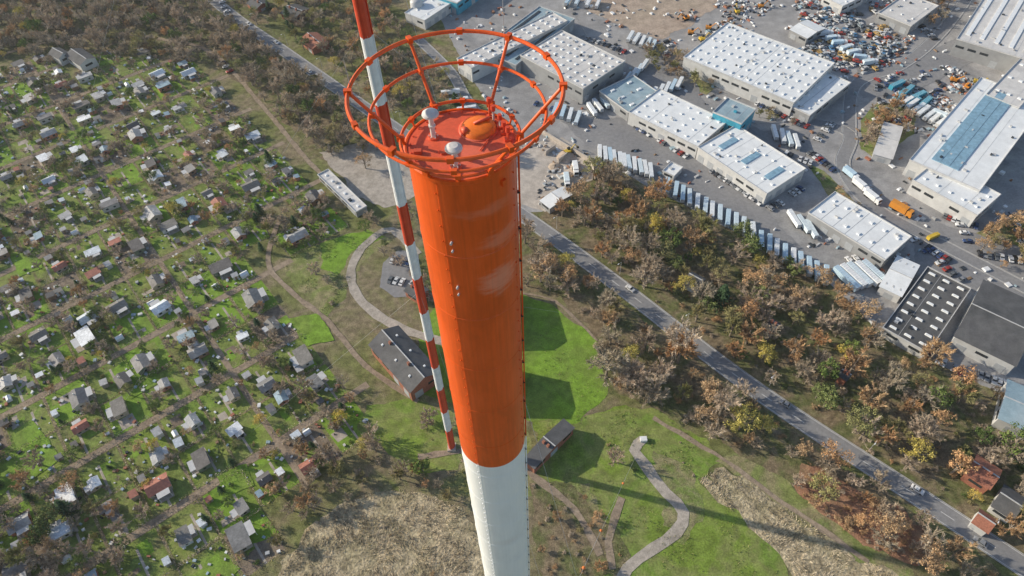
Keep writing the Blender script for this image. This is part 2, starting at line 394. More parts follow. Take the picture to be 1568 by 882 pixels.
# ---------------- industrial halls
def hall(name,A,B,C,h,roof,wall,sk_=None,extra=None,wins=True,par=.5,gable=0,skm=None):
    a=P(*A,h);b=P(*B,h);c=P(*C,h); u=(b-a);L=u.length;u=u/L; v=Vector((-u.y,u.x,0)); w_=(c-b).dot(v)
    if w_<0: a,b=b,a; u=-u; v=-v; w_=-w_
    M=Matrix(((u.x,v.x,0,a.x),(u.y,v.y,0,a.y),(0,0,1,0),(0,0,0,1)))
    EX.append([M@Vector(p) for p in((-1,-1,0),(L+1,-1,0),(L+1,w_+1,0),(-1,w_+1,0))])
    mb=MB(); D=w_
    mb.add([(0,0,0),(L,0,0),(L,D,0),(0,D,0),(0,0,h),(L,0,h),(L,D,h),(0,D,h)],[(0,1,5,4),(1,2,6,5),(2,3,7,6),(3,0,4,7)],1,M)
    if gable:
        g=gable; o=.5
        mb.add([(-o,-o,h-.05),(L+o,-o,h-.05),(L+o,D/2,h+g),(-o,D/2,h+g),(L+o,D+o,h-.05),(-o,D+o,h-.05)],[(0,1,2,3),(3,2,4,5)],0,M)
        mb.add([(0,0,h),(0,D,h),(0,D/2,h+g-.05),(L,0,h),(L,D,h),(L,D/2,h+g-.05)],[(0,1,2),(3,5,4)],1,M)
        mb.box((L/2,D/2,h+g+.05),(L+1,.4,.2),4,M)
        if wall is M_brick:
            for t in(.25,.7): mb.box((L*t,D*.42,h+g+.2),(.9,.9,1.6),1,M)
    else:
        mb.add([(0,0,h-.01),(L,0,h-.01),(L,D,h-.01),(0,D,h-.01)],[(0,1,2,3)],0,M)
        for cx,cy,sx,sy in((L/2,-.1,L+.5,.3),(L/2,D+.1,L+.5,.3),(-.1,D/2,.3,D-.1),(L+.1,D/2,.3,D-.1)):
            mb.box((cx,cy,h+par/2-.1),(sx,sy,par+.2),4,M)
        for i in range(int(L*D/160)+1): mb.box((U(2,L-2),U(2,max(2.1,D-2)),h+.3),(U(.5,1.8),U(.5,1.6),U(.5,1.1)),random.choice([4,3,1]),M)
        x=6.0
        while x<L-2:
            if R()<.7: mb.box((x,D/2,h+.02),(.12,D-.6,.06),4 if roof is not M_roofw else 1,M)
            x+=6
    if sk_:
        nx,ny,lx,ly=sk_
        for i in range(nx):
            for j in range(ny):
                if R()<.08: continue
                x=L*(i+.5)/nx; y=D*(j+.5)/ny; z=h+(gable*(1-abs(y-D/2)/(D/2)) if gable else 0)
                mb.box((x,y,z+.25),(lx,ly,.6),2,M,top=.8)
    if wins:
        for side in range(4):
            T=L if side%2==0 else D; k=int(T/6)
            for i in range(k):
                t=T*(i+.5)/k; tp=R()
                if tp<.35: ww,hh,zc,mt=3.6,min(4,h*.6),min(4,h*.6)/2,5
                elif tp<.85: ww,hh,zc,mt=4.4,1.3,h*.62,3
                else: continue
                th=.08
                if side==0: mb.box((t,-th/2,zc),(ww,th,hh),mt,M)
                elif side==2: mb.box((t,D+th/2,zc),(ww,th,hh),mt,M)
                elif side==1: mb.box((L+th/2,t,zc),(th,ww,hh),mt,M)
                else: mb.box((-th/2,t,zc),(th,ww,hh),mt,M)
    if extra: extra(mb,M,L,D,h)
    return mb.build(name,[roof,wall,skm or M_sky,M_dark,M_trim,M_door,M_blue,M_bglass])
def strips(n,wd,frac,m=7,axis='y'):
    def f(mb,M,L,D,h):
        for i in range(n):
            if axis=='y': mb.box((L*(i+.5)/n,D/2,h+.2),(wd,D*frac,.4),m,M)
            else: mb.box((L/2,D*(i+.5)/n,h+.2),(L*frac,wd,.4),m,M)
    return f
def bigglass(mb,M,L,D,h):
    n=14
    for i in range(n):
        for j in range(3): mb.box((L*.42+(j-1)*L*.13,D*(.08+.84*(i+.5)/n),h+.2+.1*(j==1)),(L*.125,D*.84/n-.15,.4),7,M)
hall("warehouse",(797,85),(893,136),(958,95),10,M_roofg,M_wallg,(9,6,1.6,1.6))
hall("warehouse",(735,78),(790,100),(905,38),7,M_roofb,M_wallg,None,strips(4,1.6,.85,3))
hall("warehouse",(700,90),(722,105),(850,22),9,M_roofg,M_wallw,(3,10,1.5,2))
hall("warehouse",(918,140),(962,172),(1008,142),6,M_roofb,M_wallg,(3,2,1.5,3))
hall("long_warehouse",(963,172),(1068,225),(1118,188),7.5,M_roofw,M_wallw,(7,4,1.3,1.3))
hall("long_warehouse",(1069,226),(1174,297),(1229,256),7.5,M_roofw,M_wallw,(8,2,1.2,1.2),strips(3,3.2,.4,7))
hall("glass_office",(1092,172),(1135,190),(1150,165),11,M_roofb,M_blue,None,None,True,.6)
hall("white_factory",(1047,88),(1215,158),(1277,97),9,M_roofw,M_wallw,(13,6,1.1,2.4))
hall("white_factory_annex",(1205,160),(1240,177),(1286,120),6,M_roofw,M_wallg,(2,4,1,1.5))
hall("factory_hall",(1465,60),(1600,100),(1650,10),10,M_roofg,M_wallg,None,strips(6,2.2,.8,2))
hall("factory_hall",(1393,245),(1500,292),(1640,170),9,M_roofw,M_wallw,None,bigglass)
hall("factory_annex",(1398,276),(1496,330),(1531,298),8,M_roofw,M_wallw,(5,2,1.3,1.3))
hall("factory_hall",(1510,145),(1560,165),(1640,90),9.5,M_roofg,M_wallw,(3,4,2,1.5))
hall("storage_hall",(1238,326),(1355,398),(1394,362),6.5,M_roofw,M_wallg,(6,2,1.3,1.6))
hall("white_shed",(1348,438),(1380,453),(1420,412),5,M_roofw,M_wallw,None,strips(3,.6,.8,4),gable=1.2)
hall("dark_roof_workshop",(1352,502),(1420,540),(1505,452),5,M_roofd,M_wallw,(3,8,2.8,1.0))
hall("dark_roof_hall",(1463,515),(1555,560),(1620,480),7,M_roofd,M_wallw,None,None,gable=2.2)
hall("white_shed",(1530,640),(1580,662),(1610,610),6,M_roofb,M_wallw,None,gable=1.5)
hall("storage_shed",(1338,235),(1366,243),(1403,200),4,M_roofg,M_wallw,None,gable=.8)
hall("small_office",(620,20),(650,32),(690,0),6,M_roofw,M_wallw,(2,2,1,1))
hall("office_block",(640,-15),(700,5),(740,-40),8,M_roofw,M_blue,(4,3,1.2,1.2))
hall("workshop",(1210,45),(1236,58),(1252,38),5,M_roofw,M_wallg,None,gable=1)
hall("workshop",(1345,20),(1395,40),(1425,5),6,M_roofg,M_wallg,(3,2,1,1))
hall("workshop",(1260,-5),(1290,10),(1310,-20),6,M_roofw,M_wallw,(3,2,1,1))
hall("white_shed",(828,307),(842,318),(868,292),4,M_roofw,M_wallg,None,gable=.7)
hall("site_cabin",(1015,262),(1032,270),(1048,258),3,M_roofw,M_wallw)
hall("brick_house",(566,528),(628,600),(690,588),7,M_roofd,M_brick,(3,2,.9,.9),None,True,.4,gable=3.5)
hall("brick_house",(690,440),(700,500),(790,490),9,M_roofd,M_brick,None,None,True,.4,gable=3)
hall("brick_house",(700,560),(705,600),(797,590),9,M_roofd,M_brick,None,None,True,.4,gable=4)
hall("brick_outbuilding",(803,703),(818,716),(878,655),5,M_roofd,M_brick,None,None,True,.4,gable=1.5)
hall("long_low_shed",(487,268),(545,325),(563,318),3.5,M_roofg,M_wallg,(6,1,1.5,1))
hall("low_shed",(620,445),(640,458),(662,448),4,M_roofd,M_brick,None,gable=1.5)
for q in[((430,20),(452,28),(470,12)),((460,60),(478,75),(500,62)),((378,5),(392,14),(408,2)),((100,85),(122,100),(145,88)),((75,82),(90,90),(104,80)),((1480,725),(1515,748),(1535,722)),((1520,775),(1550,795),(1580,770)),((1490,800),(1512,815),(1530,800)),((1050,430),(1068,440),(1080,428)),((1172,500),(1184,508),(1196,497)),((1285,575),(1296,582),(1304,574))]:
    hall("house",*q,random.choice([3,4,5]),random.choice([M_roofd,M_roofg,M_brick,M_roofd]),random.choice([M_wallw,M_brick]),None,None,True,.4,gable=2)
mb=MB()
for (x0,y0),(x1,y1) in[((830,205),(905,250)),((835,238),(850,228)),((855,250),(868,240)),((875,262),(888,252)),((905,250),(912,275))]:
    a=P(x0,y0);b=P(x1,y1);d=b-a; mb.box(((a+b)/2)+Vector((0,0,1.4)),(d.length,.6,2.8),0,None,math.atan2(d.y,d.x))
mb.build("concrete_bay_wall",[M_conc])
mb=MB()
for (x,y),r,h in(((866,240),5,2.5),((850,256),3.5,1.8),((884,258),4,2),((868,268),3,1.4)):
    p=P(x,y)
    mb.lathe([(r*(1-t)+.01,h*t**.8) for t in(0,.2,.4,.6,.8,1)],26,0,(p.x,p.y,.05))
mb.v=[(x+U(-.2,.2),y+U(-.2,.2),max(.03,z+U(-.15,.15))) for x,y,z in mb.v]
mb.build("gravel_heaps",[M_bare],True)
mb=MB(); p=P(640,22); mb.lathe([(0,10.5),(2,10.2),(4,9),(4,0)],32,0,(p.x,p.y,0)); mb.tube((p.x,p.y,10.4),(p.x,p.y,11.2),.4,.4,0); mb.build("storage_silo",[M_trim],True)

# ---------------- vehicles
M_car=rmat("car_paint",[(.62,.63,.64),(.03,.03,.035),(.28,.29,.31),(.7,.7,.7),(.04,.07,.17),(.36,.04,.03),(.14,.15,.16),(.78,.78,.78)],.3,1,.05,spec=.5)
M_trail=rmat("trailer_tarpaulin",[(.60,.72,.80),(.78,.82,.85),(.50,.66,.78),(.82,.84,.85),(.66,.76,.82)],.6,.8,.12)
M_scr=rmat("scrap_paint",[(.6,.6,.6),(.45,.07,.05),(.08,.2,.36),(.7,.7,.68),(.12,.12,.12),(.5,.33,.12),(.25,.3,.33),(.5,.52,.54)],.5,1,.2)
def car_mesh(paint):
    mb=MB()
    prof=[(-2.15,.35),(-2.2,.75),(-2.0,.92),(-1.55,.98),(-1.1,1.42),(.35,1.45),(1.0,.98),(1.9,.86),(2.18,.66),(2.2,.35)]
    vs=[]
    for y in(-.86,.86):
        for x,z in prof:
            yy=y*(.82 if z>1.2 else 1); vs.append((x,yy,z))
    n=len(prof); mb.add(vs,[(i,i+1,n+i+1,n+i) for i in range(n-1)]+[tuple(range(n))[::-1],tuple(range(n,2*n))]+[(n-1,0,n,2*n-1)])
    mb.add([(.42,-.68,1.44),(.42,.68,1.44),(1.0,.78,1.03),(1.0,-.78,1.03)],[(0,1,2,3)],1)
    mb.add([(-1.16,-.66,1.40),(-1.16,.66,1.40),(-1.56,.76,1.02),(-1.56,-.76,1.02)],[(0,1,2,3)],1)
    for s_ in(1,-1):
        mb.add([(-1.3,.845*s_,1.02),(.85,.845*s_,1.02),(.3,.745*s_,1.36),(-1.0,.745*s_,1.36)],[(0,1,2,3)],1)
        for x in(-1.35,1.35): mb.tube((x,.70*s_,.33),(x,.9*s_,.33),.33,.33,2,12)
        mb.box((2.19,.6*s_,.66),(.05,.35,.14),3); mb.box((-2.2,.6*s_,.72),(.05,.3,.14),4)
        mb.box((.75,.95*s_,1.02),(.14,.16,.12),0)
    return mb.mesh("car_mesh",[paint,M_dark,M_tyre,M_sky,M_brick])
def trailer_mesh():
    mb=MB(); mb.box((0,0,2.55),(13.4,2.5,2.7),0); mb.box((0,0,1.05),(12.8,1.2,.25),1)
    for i in range(12): mb.box((-6.1+i*1.1,0,3.93),(.06,2.4,.05),3)
    for x in(-5,-3.7,-2.4):
        for s_ in(1,-1): mb.tube((x,.75*s_,.5),(x,1.2*s_,.5),.5,.5,2,12)
    for s_ in(1,-1): mb.box((4,.9*s_,.5),(.15,.15,1),1)
    mb.box((-6.73,0,2.55),(.05,2.3,2.5),3)
    return mb.mesh("trailer_mesh",[M_trail,M_dark,M_tyre,M_trim])
def truck_mesh():
    mb=MB(); mb.box((-1.2,0,2.1),(6.6,2.45,2.5),0); mb.box((0,0,.75),(9,1.1,.25),1)
    mb.add([(2.4,-1.2,.6),(2.4,1.2,.6),(4.5,1.2,.6),(4.5,-1.2,.6),(2.4,-1.15,3),(2.4,1.15,3),(4.1,1.1,3),(4.1,-1.1,3),(4.5,-1.2,1.7),(4.5,1.2,1.7)],[(0,1,5,4),(4,5,6,7),(8,9,2,3),(7,6,9,8),(0,4,7,8,3),(1,2,9,6,5)],4)
    mb.add([(4.14,-1,2.9),(4.14,1,2.9),(4.5,1.1,1.8),(4.5,-1.1,1.8)],[(0,1,2,3)],1)
    for x in(-3.4,-2.2,3.3):
        for s_ in(1,-1): mb.tube((x,.75*s_,.5),(x,1.2*s_,.5),.5,.5,2,12)
    return mb
def digger_mesh(col):
    mb=MB()
    for s_ in(1,-1): mb.box((0,1.1*s_,.45),(3.8,.55,.9),1,top=.85)
    mb.box((-.4,0,1.5),(3.2,2.4,1.1),0); mb.box((.6,.65,2.5),(1.4,1,1.2),2); mb.box((-1.6,0,1.6),(.8,2.5,1.2),0)
    mb.tube((1,-.3,1.8),(3.6,-.3,4.4),.28,.22,0,6); mb.tube((3.6,-.3,4.4),(5.6,-.3,2.2),.22,.16,0,6); mb.box((5.6,-.3,1.6),(.9,1.1,.9),1)
    return mb.mesh("digger_mesh",[col,M_tyre,M_dark])
M_or=pmat("orange_machine",(.7,.28,.04),.5); M_ye=pmat("yellow_machine",(.65,.45,.05),.5); M_wh=pmat("white_paint",(.78,.79,.80),.4)
CAR=car_mesh(M_car);SCAR=car_mesh(M_scr);TRL=trailer_mesh();TRK=truck_mesh().mesh("truck_mesh",[M_trail,M_dark,M_tyre,M_trim,M_wh])
TRO=truck_mesh().mesh("orange_truck_mesh",[M_or,M_dark,M_tyre,M_trim,M_or]); DIG=digger_mesh(M_or);DIG2=digger_mesh(M_ye)
VAN=truck_mesh().mesh("yellow_truck_mesh",[M_ye,M_dark,M_tyre,M_trim,M_ye])
def row(name,me,a,b,n,rot=math.pi/2,z=.12,skip=.0,jit=.08,flip=False,scl=1):
    p=P(*a);q=P(*b);d=q-p;t0=math.atan2(d.y,d.x)
    for i in range(n):
        if R()<skip: continue
        c=p.lerp(q,i/max(1,n-1)); inst(name,me,(c.x+U(-.4,.4),c.y+U(-.4,.4),z),t0+rot+U(-jit,jit)*.6+(math.pi if flip and R()<.5 else 0),scl)
T8=.78
row("parked_trailer",TRL,(918,238),(995,266),11,2.1,scl=T8)
row("parked_trailer",TRL,(1022,290),(1150,358),12,2.1,jit=.1,scl=T8)
row("parked_trailer",TRL,(1165,372),(1262,426),9,2.1,jit=.1,scl=T8)
row("parked_trailer",TRL,(960,125),(985,105),4,.2,scl=T8); row("parked_trailer",TRL,(1000,148),(1040,132),5,.6,scl=T8)
row("parked_trailer",TRL,(965,60),(1000,75),5,1.9,scl=T8); row("parked_trailer",TRL,(850,172),(885,185),4,1.9,scl=T8)
row("parked_trailer",TRL,(1292,432),(1335,422),5,1.8); row("parked_trailer",TRL,(1185,208),(1218,222),4,2.2,scl=T8)
row("parked_trailer",TRL,(1215,340),(1240,355),3,2.6,scl=T8); row("parked_trailer",TRL,(1385,160),(1440,190),7,1.6,scl=T8)
row("parked_trailer",TRL,(690,145),(715,170),3,1.2,scl=T8); row("parked_trailer",TRL,(905,172),(925,160),3,1.2,scl=T8); row("parked_trailer",TRL,(870,5),(915,10),4,1.5,scl=T8)
row("box_truck",TRK,(1300,270),(1335,305),3,.1); inst("orange_truck",TRO,(*P(1378,325).xy,.12),-.9,1.2)
row("box_truck",TRK,(880,262),(868,280),2,.5); row("box_truck",TRK,(1440,180),(1450,200),2,.9)
row("box_truck",TRK,(1262,55),(1330,100),7,1.2,jit=.6)
inst("yellow_truck",VAN,(*P(1427,365).xy,.12),.4,.7)
for x,y,m in[(1058,52,DIG),(1075,62,DIG2),(1050,30,DIG),(1085,45,DIG),(1128,20,DIG2),(1165,12,DIG),(1460,125,DIG),(1480,135,DIG),(1495,128,DIG2),(870,235,DIG2)]:
    inst("excavator",m,(*P(x,y).xy,.12),U(0,6.28))
for a,b,n in[((975,195),(1060,245),22),((1090,262),(1170,315),18),((1045,210),(1000,190),5),((1240,235),(1275,260),8),((1250,215),(1272,190),8),((1440,330),(1500,350),10),((1500,390),(1560,400),10),((1420,380),(1450,400),6),((1180,320),(1225,290),8),((1100,110),(1180,150),14),((1290,160),(1292,110),6),((1500,575),(1568,600),8),((1340,375),(1420,420),8),((600,400),(632,402),5),((598,430),(640,440),6),((340,5),(362,40),6),((330,85),(352,110),5),((1395,25),(1430,60),9),((1300,400),(1330,390),4),((820,160),(870,175),5),((745,175),(785,215),7),((1545,330),(1570,380),7),((1160,160),(1235,195),10),((1450,300),(1480,370),7),((1290,310),(1330,345),7),((1180,230),(1240,250),9),((1020,65),(1045,90),5),((900,60),(955,80),8),((1290,25),(1340,60),10),((1520,480),(1568,500),6),((1420,545),(1470,570),7),((1390,360),(1470,430),9)]:
    row("parked_car",CAR,a,b,n,1.57,.12,.22,.15,True)
for i in range(230):
    c=P(U(1225,1360),U(8,108))
    if not blocked(c.x,c.y,0): inst("scrap_car",SCAR,(c.x,c.y,U(.1,1.6) if R()<.35 else .1),U(0,6.28),U(1,1.25))
for i in range(60):
    c=P(U(1340,1440),U(110,195)) 
    if not blocked(c.x,c.y,0): inst("parked_car",CAR,(c.x,c.y,.12),U(0,6.28))
def on_road(px,side,flip):
    t=min(range(1,len(RL)-1),key=lambda i:abs(proj(RL[i])[0]-px)); d=RL[t+1]-RL[t-1]
    p=RL[t]+RN[t]*side; inst("driving_car",CAR,(p.x,p.y,RZ),math.atan2(d.y,d.x)+(math.pi if flip else 0))
RZ=.13
for px,sd,fl in[(961,1.9,0),(1205,1.9,1),(1398,1.9,0),(478,-1.8,1),(375,1.8,0),(420,1.8,0),(1510,-1.8,1)]: on_road(px,sd,fl)
def clutter(name,areas,mats,smin,smax):
    mb=MB()
    for poly,n in areas:
        pl=W(poly); xs=[p.x for p in pl];ys=[p.y for p in pl]; k=0;tr=0
        while k<n and tr<n*6:
            tr+=1; x=U(min(xs),max(xs));y=U(min(ys),max(ys))
            if inpoly(x,y,pl) and not blocked(x,y,0,False) and noise.noise(Vector((x*.05,y*.05,2)))>-.08:
                sx,sy,sz=U(smin,smax),U(smin,smax)*U(.3,.9),U(.3,1)*smax*.35; mb.box((x,y,sz/2+.05),(sx,sy,sz),random.randrange(len(mats)),None,.45+random.choice([0,1.57])+U(-.2,.2),U(.6,1)); k+=1
    return mb.build(name,mats)
M_cont=pmat("rusty_metal",(.30,.16,.10),.8,.3,1)
SM=[M_wh,M_roofb,M_wood2,M_dark,M_trim,M_cont,M_door,M_brick,M_wallg,M_dark,M_wh]
clutter("scrap_heap",[([(1215,0),(1380,0),(1400,60),(1350,115),(1240,80)],520),([(1370,130),(1480,130),(1450,200),(1360,200)],300),([(1030,20),(1130,0),(1200,10),(1080,60)],160),([(1440,100),(1520,110),(1530,150),(1470,150)],90)],SM,.6,3.0)
clutter("yard_clutter",[(YARD[1:13]+[(1568,620),(1568,0)],620)],SM+[M_wh,M_wh],.6,3.2)
clutter("building_materials",[([(800,215),(900,235),(905,270),(840,320),(800,300)],90)],[M_conc,M_wood2,M_trim,M_wh,M_dark],.6,3)
mb=MB()
for i,(x,y) in enumerate([(1372,133),(1388,142),(1404,150),(1378,148),(1396,160),(1415,160)]):
    p=P(x,y); mb.box((p.x,p.y,1.4),(10,2.5,2.6),0,None,.5+(i%2)*.2)
    for k in range(10): mb.box((p.x+(k-4.5)*math.cos(.5+(i%2)*.2),p.y+(k-4.5)*math.sin(.5+(i%2)*.2),2.72),(.1,2.4,.05),1,None,.5+(i%2)*.2)
mb.build("blue_containers",[M_blue,M_trim])

# ---------------- allotment gardens
GP=W([(-160,125),(130,85),(250,90),(330,105),(385,170),(450,245),(478,275),(540,338),(430,395),(470,470),(535,520),(560,560),(555,640),(500,700),(455,780),(400,830),(330,910),(-160,1000)])
u=(P(545,345)-P(0,640)).normalized(); v=Vector((-u.y,u.x,0)); O=P(0,640)
M_cwall=rmat("cottage_wall",[(.56,.54,.50),(.28,.18,.12),(.64,.64,.62),(.36,.32,.27),(.18,.21,.15),(.52,.43,.31),(.42,.19,.13),(.34,.32,.28)],.8,1,.15)
M_croof=rmat("cottage_roof",[(.17,.17,.18),(.40,.41,.42),(.12,.115,.115),(.30,.29,.28),(.68,.73,.78),(.22,.21,.195),(.36,.15,.11),(.48,.47,.46),(.15,.14,.135),(.26,.25,.245),(.82,.84,.86),(.19,.18,.17),(.36,.36,.36),(.28,.38,.45),(.22,.22,.22),(.56,.61,.66)],.7,1.5,.2,big=(.3,.25))
M_cwhite=pmat("white_trim",(.74,.74,.73),.5)
def cottage(L,D,h,kind):
    mb=MB(); x,y=L/2,D/2
    if kind=='g':
        g=D*.22
        mb.add([(-x,-y,0),(x,-y,0),(x,y,0),(-x,y,0),(-x,-y,h),(x,-y,h),(x,y,h),(-x,y,h),(-x,0,h+g),(x,0,h+g)],[(0,1,5,4),(2,3,7,6),(1,2,6,9,5),(3,0,4,8,7)],0)
        o=.4;k=.08
        mb.add([(-x-o,-y-o,h-.1),(x+o,-y-o,h-.1),(x+o,0,h+g+k),(-x-o,0,h+g+k),(x+o,y+o,h-.1),(-x-o,y+o,h-.1)],[(0,1,2,3),(3,2,4,5)],1)
        mb.tube((x*.4,y*.3,h),(x*.4,y*.3,h+g+.7),.2,.2,2,6)
    else:
        mb.box((0,0,h/2),(L,D,h),0); mb.add([(-x-.3,-y-.3,h+.05),(x+.3,-y-.3,h+.05),(x+.3,y+.3,h+.45),(-x-.3,y+.3,h+.45),(-x-.3,-y-.3,h-.05),(x+.3,-y-.3,h-.05),(x+.3,y+.3,h+.35),(-x-.3,y+.3,h+.35)],[(0,1,2,3),(4,5,1,0),(5,6,2,1),(6,7,3,2),(7,4,0,3)],1)
    for s_ in(1,-1):
        mb.box((x*.45,s_*(y+.02),h*.55),(1.2,.06,.9),3); mb.box((-x*.45,s_*(y+.02),h*.55),(1,.06,.8),3)
        mb.box((s_*(x+.02),0,h*.55),(.06,1,.8),3)
        mb.box((x*.45,s_*(y+.03),h*.55-.5),(1.4,.1,.08),2)
    mb.box((0,-(y+.03),1),(.9,.08,2),2)
    mb.box((L*.1,-(y+1.35),h-.05),(L*.6,2,.08),4,None); 
    for s_ in(1,-1): mb.box((L*.1+s_*L*.28,-(y+2.2),h/2-.05),(.1,.1,h-.1),2)
    mb.box((L*.1,-(y+1.2),.05),(L*.7,2.6,.1),5)
    return mb.mesh("cottage_mesh",[M_cwall,M_croof,M_cwhite,M_dark,M_trim,M_gravel])
CM=[cottage(6,4.5,2.4,'g'),cottage(7,5,2.5,'g'),cottage(5,4,2.3,'g'),cottage(6,4,2.4,'f'),cottage(5,3.4,2.2,'f'),cottage(7.5,4.5,2.5,'f')]
SHM=[]
for L,D in((2.4,2),(3,2.2)):
    mb=MB(); mb.box((0,0,1),(L,D,2),0); mb.add([(-L/2-.2,-D/2-.2,2.02),(L/2+.2,-D/2-.2,2.02),(L/2+.2,D/2+.2,2.35),(-L/2-.2,D/2+.2,2.35)],[(0,1,2,3)],1); mb.box((0,-D/2-.03,.95),(.8,.05,1.8),2); SHM.append(mb.mesh("shed_mesh",[M_cwall,M_croof,M_wood2]))
mb=MB(); mb.box((0,0,.9),(3.6,2.4,1.8),0); mb.add([(-1.8,-1.2,1.8),(1.8,-1.2,1.8),(1.8,0,2.5),(-1.8,0,2.5),(1.8,1.2,1.8),(-1.8,1.2,1.8)],[(0,1,2,3),(3,2,4,5)],0)
for i in range(5):
    for s_ in(1,-1): mb.box((-1.8+.9*i,s_*1.21,.9),(.06,.04,1.8),1)
mb.box((0,0,2.52),(3.7,.08,.06),1); GH=mb.mesh("greenhouse_mesh",[M_roofw,M_cwhite])
BIG=[W(q) for q in([(175,562),(215,540),(250,585),(200,612)],[(360,795),(400,780),(425,815),(385,835)],[(330,725),(375,712),(390,745),(345,760)],[(440,490),(485,478),(512,520),(470,530)],[(20,665),(50,640),(95,700),(50,735),(25,720)],[(330,850),(300,882),(340,900),(370,870)],[(20,395),(50,380),(65,410),(30,425)],[(-20,700),(20,680),(40,730),(0,760)],[(100,205),(140,190),(160,210),(120,225)])]
plots=MB(); hl=[]; clut=MB()
gtrees=empty("garden_trees"); 
pw,pd=15.5,19.5
def hedge(a,b,h=1.2,w=.8): hl.append((a,b,h,w))
for i in range(-40,40):
    for j in range(-22,22):
        c0=O+u*(i*pw)+v*(j*pd)
        ctr=c0+u*pw/2+v*pd/2
        if not inpoly(ctr.x,ctr.y,GP) or blocked(ctr.x,ctr.y,2): continue
        px,py=proj(ctr)
        if not(-120<px<1600 and -80<py<990): continue
        a=.6; lo_=1.8 if j%2==0 else .5; hi_=.5 if j%2==0 else 1.8
        def q(s_,t,z): 
            p=c0+u*(a+s_*(pw-2*a))+v*(lo_+t*(pd-lo_-hi_)); return Vector((p.x,p.y,z))
        inbig=[any(inpoly(ctr.x,ctr.y,b) for b in BIG)][0]
        base=random.choice([0,1,1,1,3,3,2,0])
        j_=lambda:U(-.04,.04)
        plots.add([q(0,0,.016),q(1,0,.016),q(1,1,.016),q(0,1,.016)],[(0,1,2,3)],base)
        for k in range(random.choice([2,3,4,5])):
            s0,t0=U(.05,.65),U(.05,.7);s1=s0+U(.12,.4);t1=t0+U(.1,.35)
            s1=min(s1,.97);t1=min(t1,.97)
            z=.022+.004*k; plots.add([q(s0,t0,z),q(s1+j_(),t0+j_(),z),q(s1,t1,z),q(s0+j_(),t1,z)],[(0,1,2,3)],random.choice([0,0,0,1,1,2,3,3,4]))
        s0=U(.3,.7); plots.add([q(s0,0,.046),q(s0+.06,0,.046),q(s0+.06,.8,.046),q(s0,.8,.046)],[(0,1,2,3)],4)
        rz=math.atan2(u.y,u.x)
        t=U(.45,.9) if j%2==0 else U(.1,.55); s_=U(.22,.78)
        p=q(s_,t,0); cp=p
        if R()<.86 and not inbig: inst("garden_cottage",random.choice(CM),(p.x,p.y,0),rz+random.choice([0,math.pi,math.pi/2,-math.pi/2])+U(-.12,.12),U(.8,1.22))
        for k in range(random.choice([0,1,1,2])):
            p=q(U(.05,.95),U(.05,.95),0)
            if (p-cp).length>5: inst("garden_shed",random.choice(SHM),(p.x,p.y,0),rz+random.choice([0,1.57])+U(-.1,.1),U(.8,1.2))
        if R()<.3:
            p=q(U(.1,.9),U(.1,.9),0)
            if (p-cp).length>5: inst("greenhouse",GH,(p.x,p.y,0),rz+random.choice([0,1.57]),U(.7,1))
        for k in range(random.choice([4,5,7,8,10]) if not inbig else 1):
            p=q(U(0,1),U(0,1),0)
            if (p-cp).length<3.9: continue
            kd=pick({'bare':38,'copper':9,'yellow':4,'green':13,'olive':13,'con':5,'shrub':13,'dshrub':12,'cshrub':5,'oshrub':9})
            tree(kd,p.x,p.y,(U(1.3,3.7) if kd!='con' else U(1.1,2.3)) if 'shrub' not in kd else U(.9,1.9),gtrees,zs=.92)
        for k in range(random.choice([6,10,14,18])):
            p=q(U(0,1),U(0,1),0); sz=U(.3,1.2); clut.box((p.x,p.y,sz*.35+.05),(sz,sz*U(.4,1.6),sz*.6),random.randrange(9),None,U(0,3))
        if R()<.85: hedge(q(-.03,0,0),q(-.03,1,0),U(.9,1.8),U(.6,1.3))
        if R()<.97: hedge(q(0,-.02,0),q(1,-.02,0),U(1.3,2.3),U(.9,1.7))
        if R()<.9: hedge(q(0,1.02,0),q(1,1.02,0),U(1.3,2.3),U(.9,1.7))
plots.build("garden_plots",[M_lawnb,M_moss,M_soil,M_lawn,M_gravel])
clut.build("garden_clutter",[M_wh,M_wood2,M_trim,M_dark,M_roofb,M_wh,M_brick,M_door,M_wallw])
lm=MB()
for j in range(-22,22,2):
    for i in range(-160,160):
        p=O+u*(i*4)+v*(j*pd)
        if inpoly(p.x,p.y,GP):
            q0=p-v*1.5;q1=p+v*1.5; e=u*4
            lm.add([(q0.x,q0.y,.05),(q0.x+e.x,q0.y+e.y,.05),(q1.x+e.x,q1.y+e.y,.05),(q1.x,q1.y,.05)],[(0,1,2,3)])
for i in (-22,-13,-4,5,14,23):
    for j in range(-110,110):
        p=O+u*(i*pw)+v*(j*4)
        if inpoly(p.x,p.y,GP):
            q0=p-u*1.1;q1=p+u*1.1; e=v*4
            lm.add([(q0.x,q0.y,.054),(q0.x+e.x,q0.y+e.y,.054),(q1.x+e.x,q1.y+e.y,.054),(q1.x,q1.y,.054)],[(0,1,2,3)])
lm.build("garden_lanes",[M_lane])
for b in BIG: sheet("lawn",b,M_lawnb,.5,True)
hm=MB()
for a,b,h,w_ in hl:
    L=(b-a).length; d=(b-a)/L; n_=Vector((-d.y,d.x,0)); mt=random.choice([0,1,1,2])
    for k in range(int(L*13)):
        p=a+d*U(0,L)+n_*U(-w_/2,w_/2)+Vector((0,0,U(.1,h))); leafq(hm,p,U(.1,.24),mt if R()<.8 else 1)
hm.build("garden_hedges",[T_grn,T_bare,T_olv])

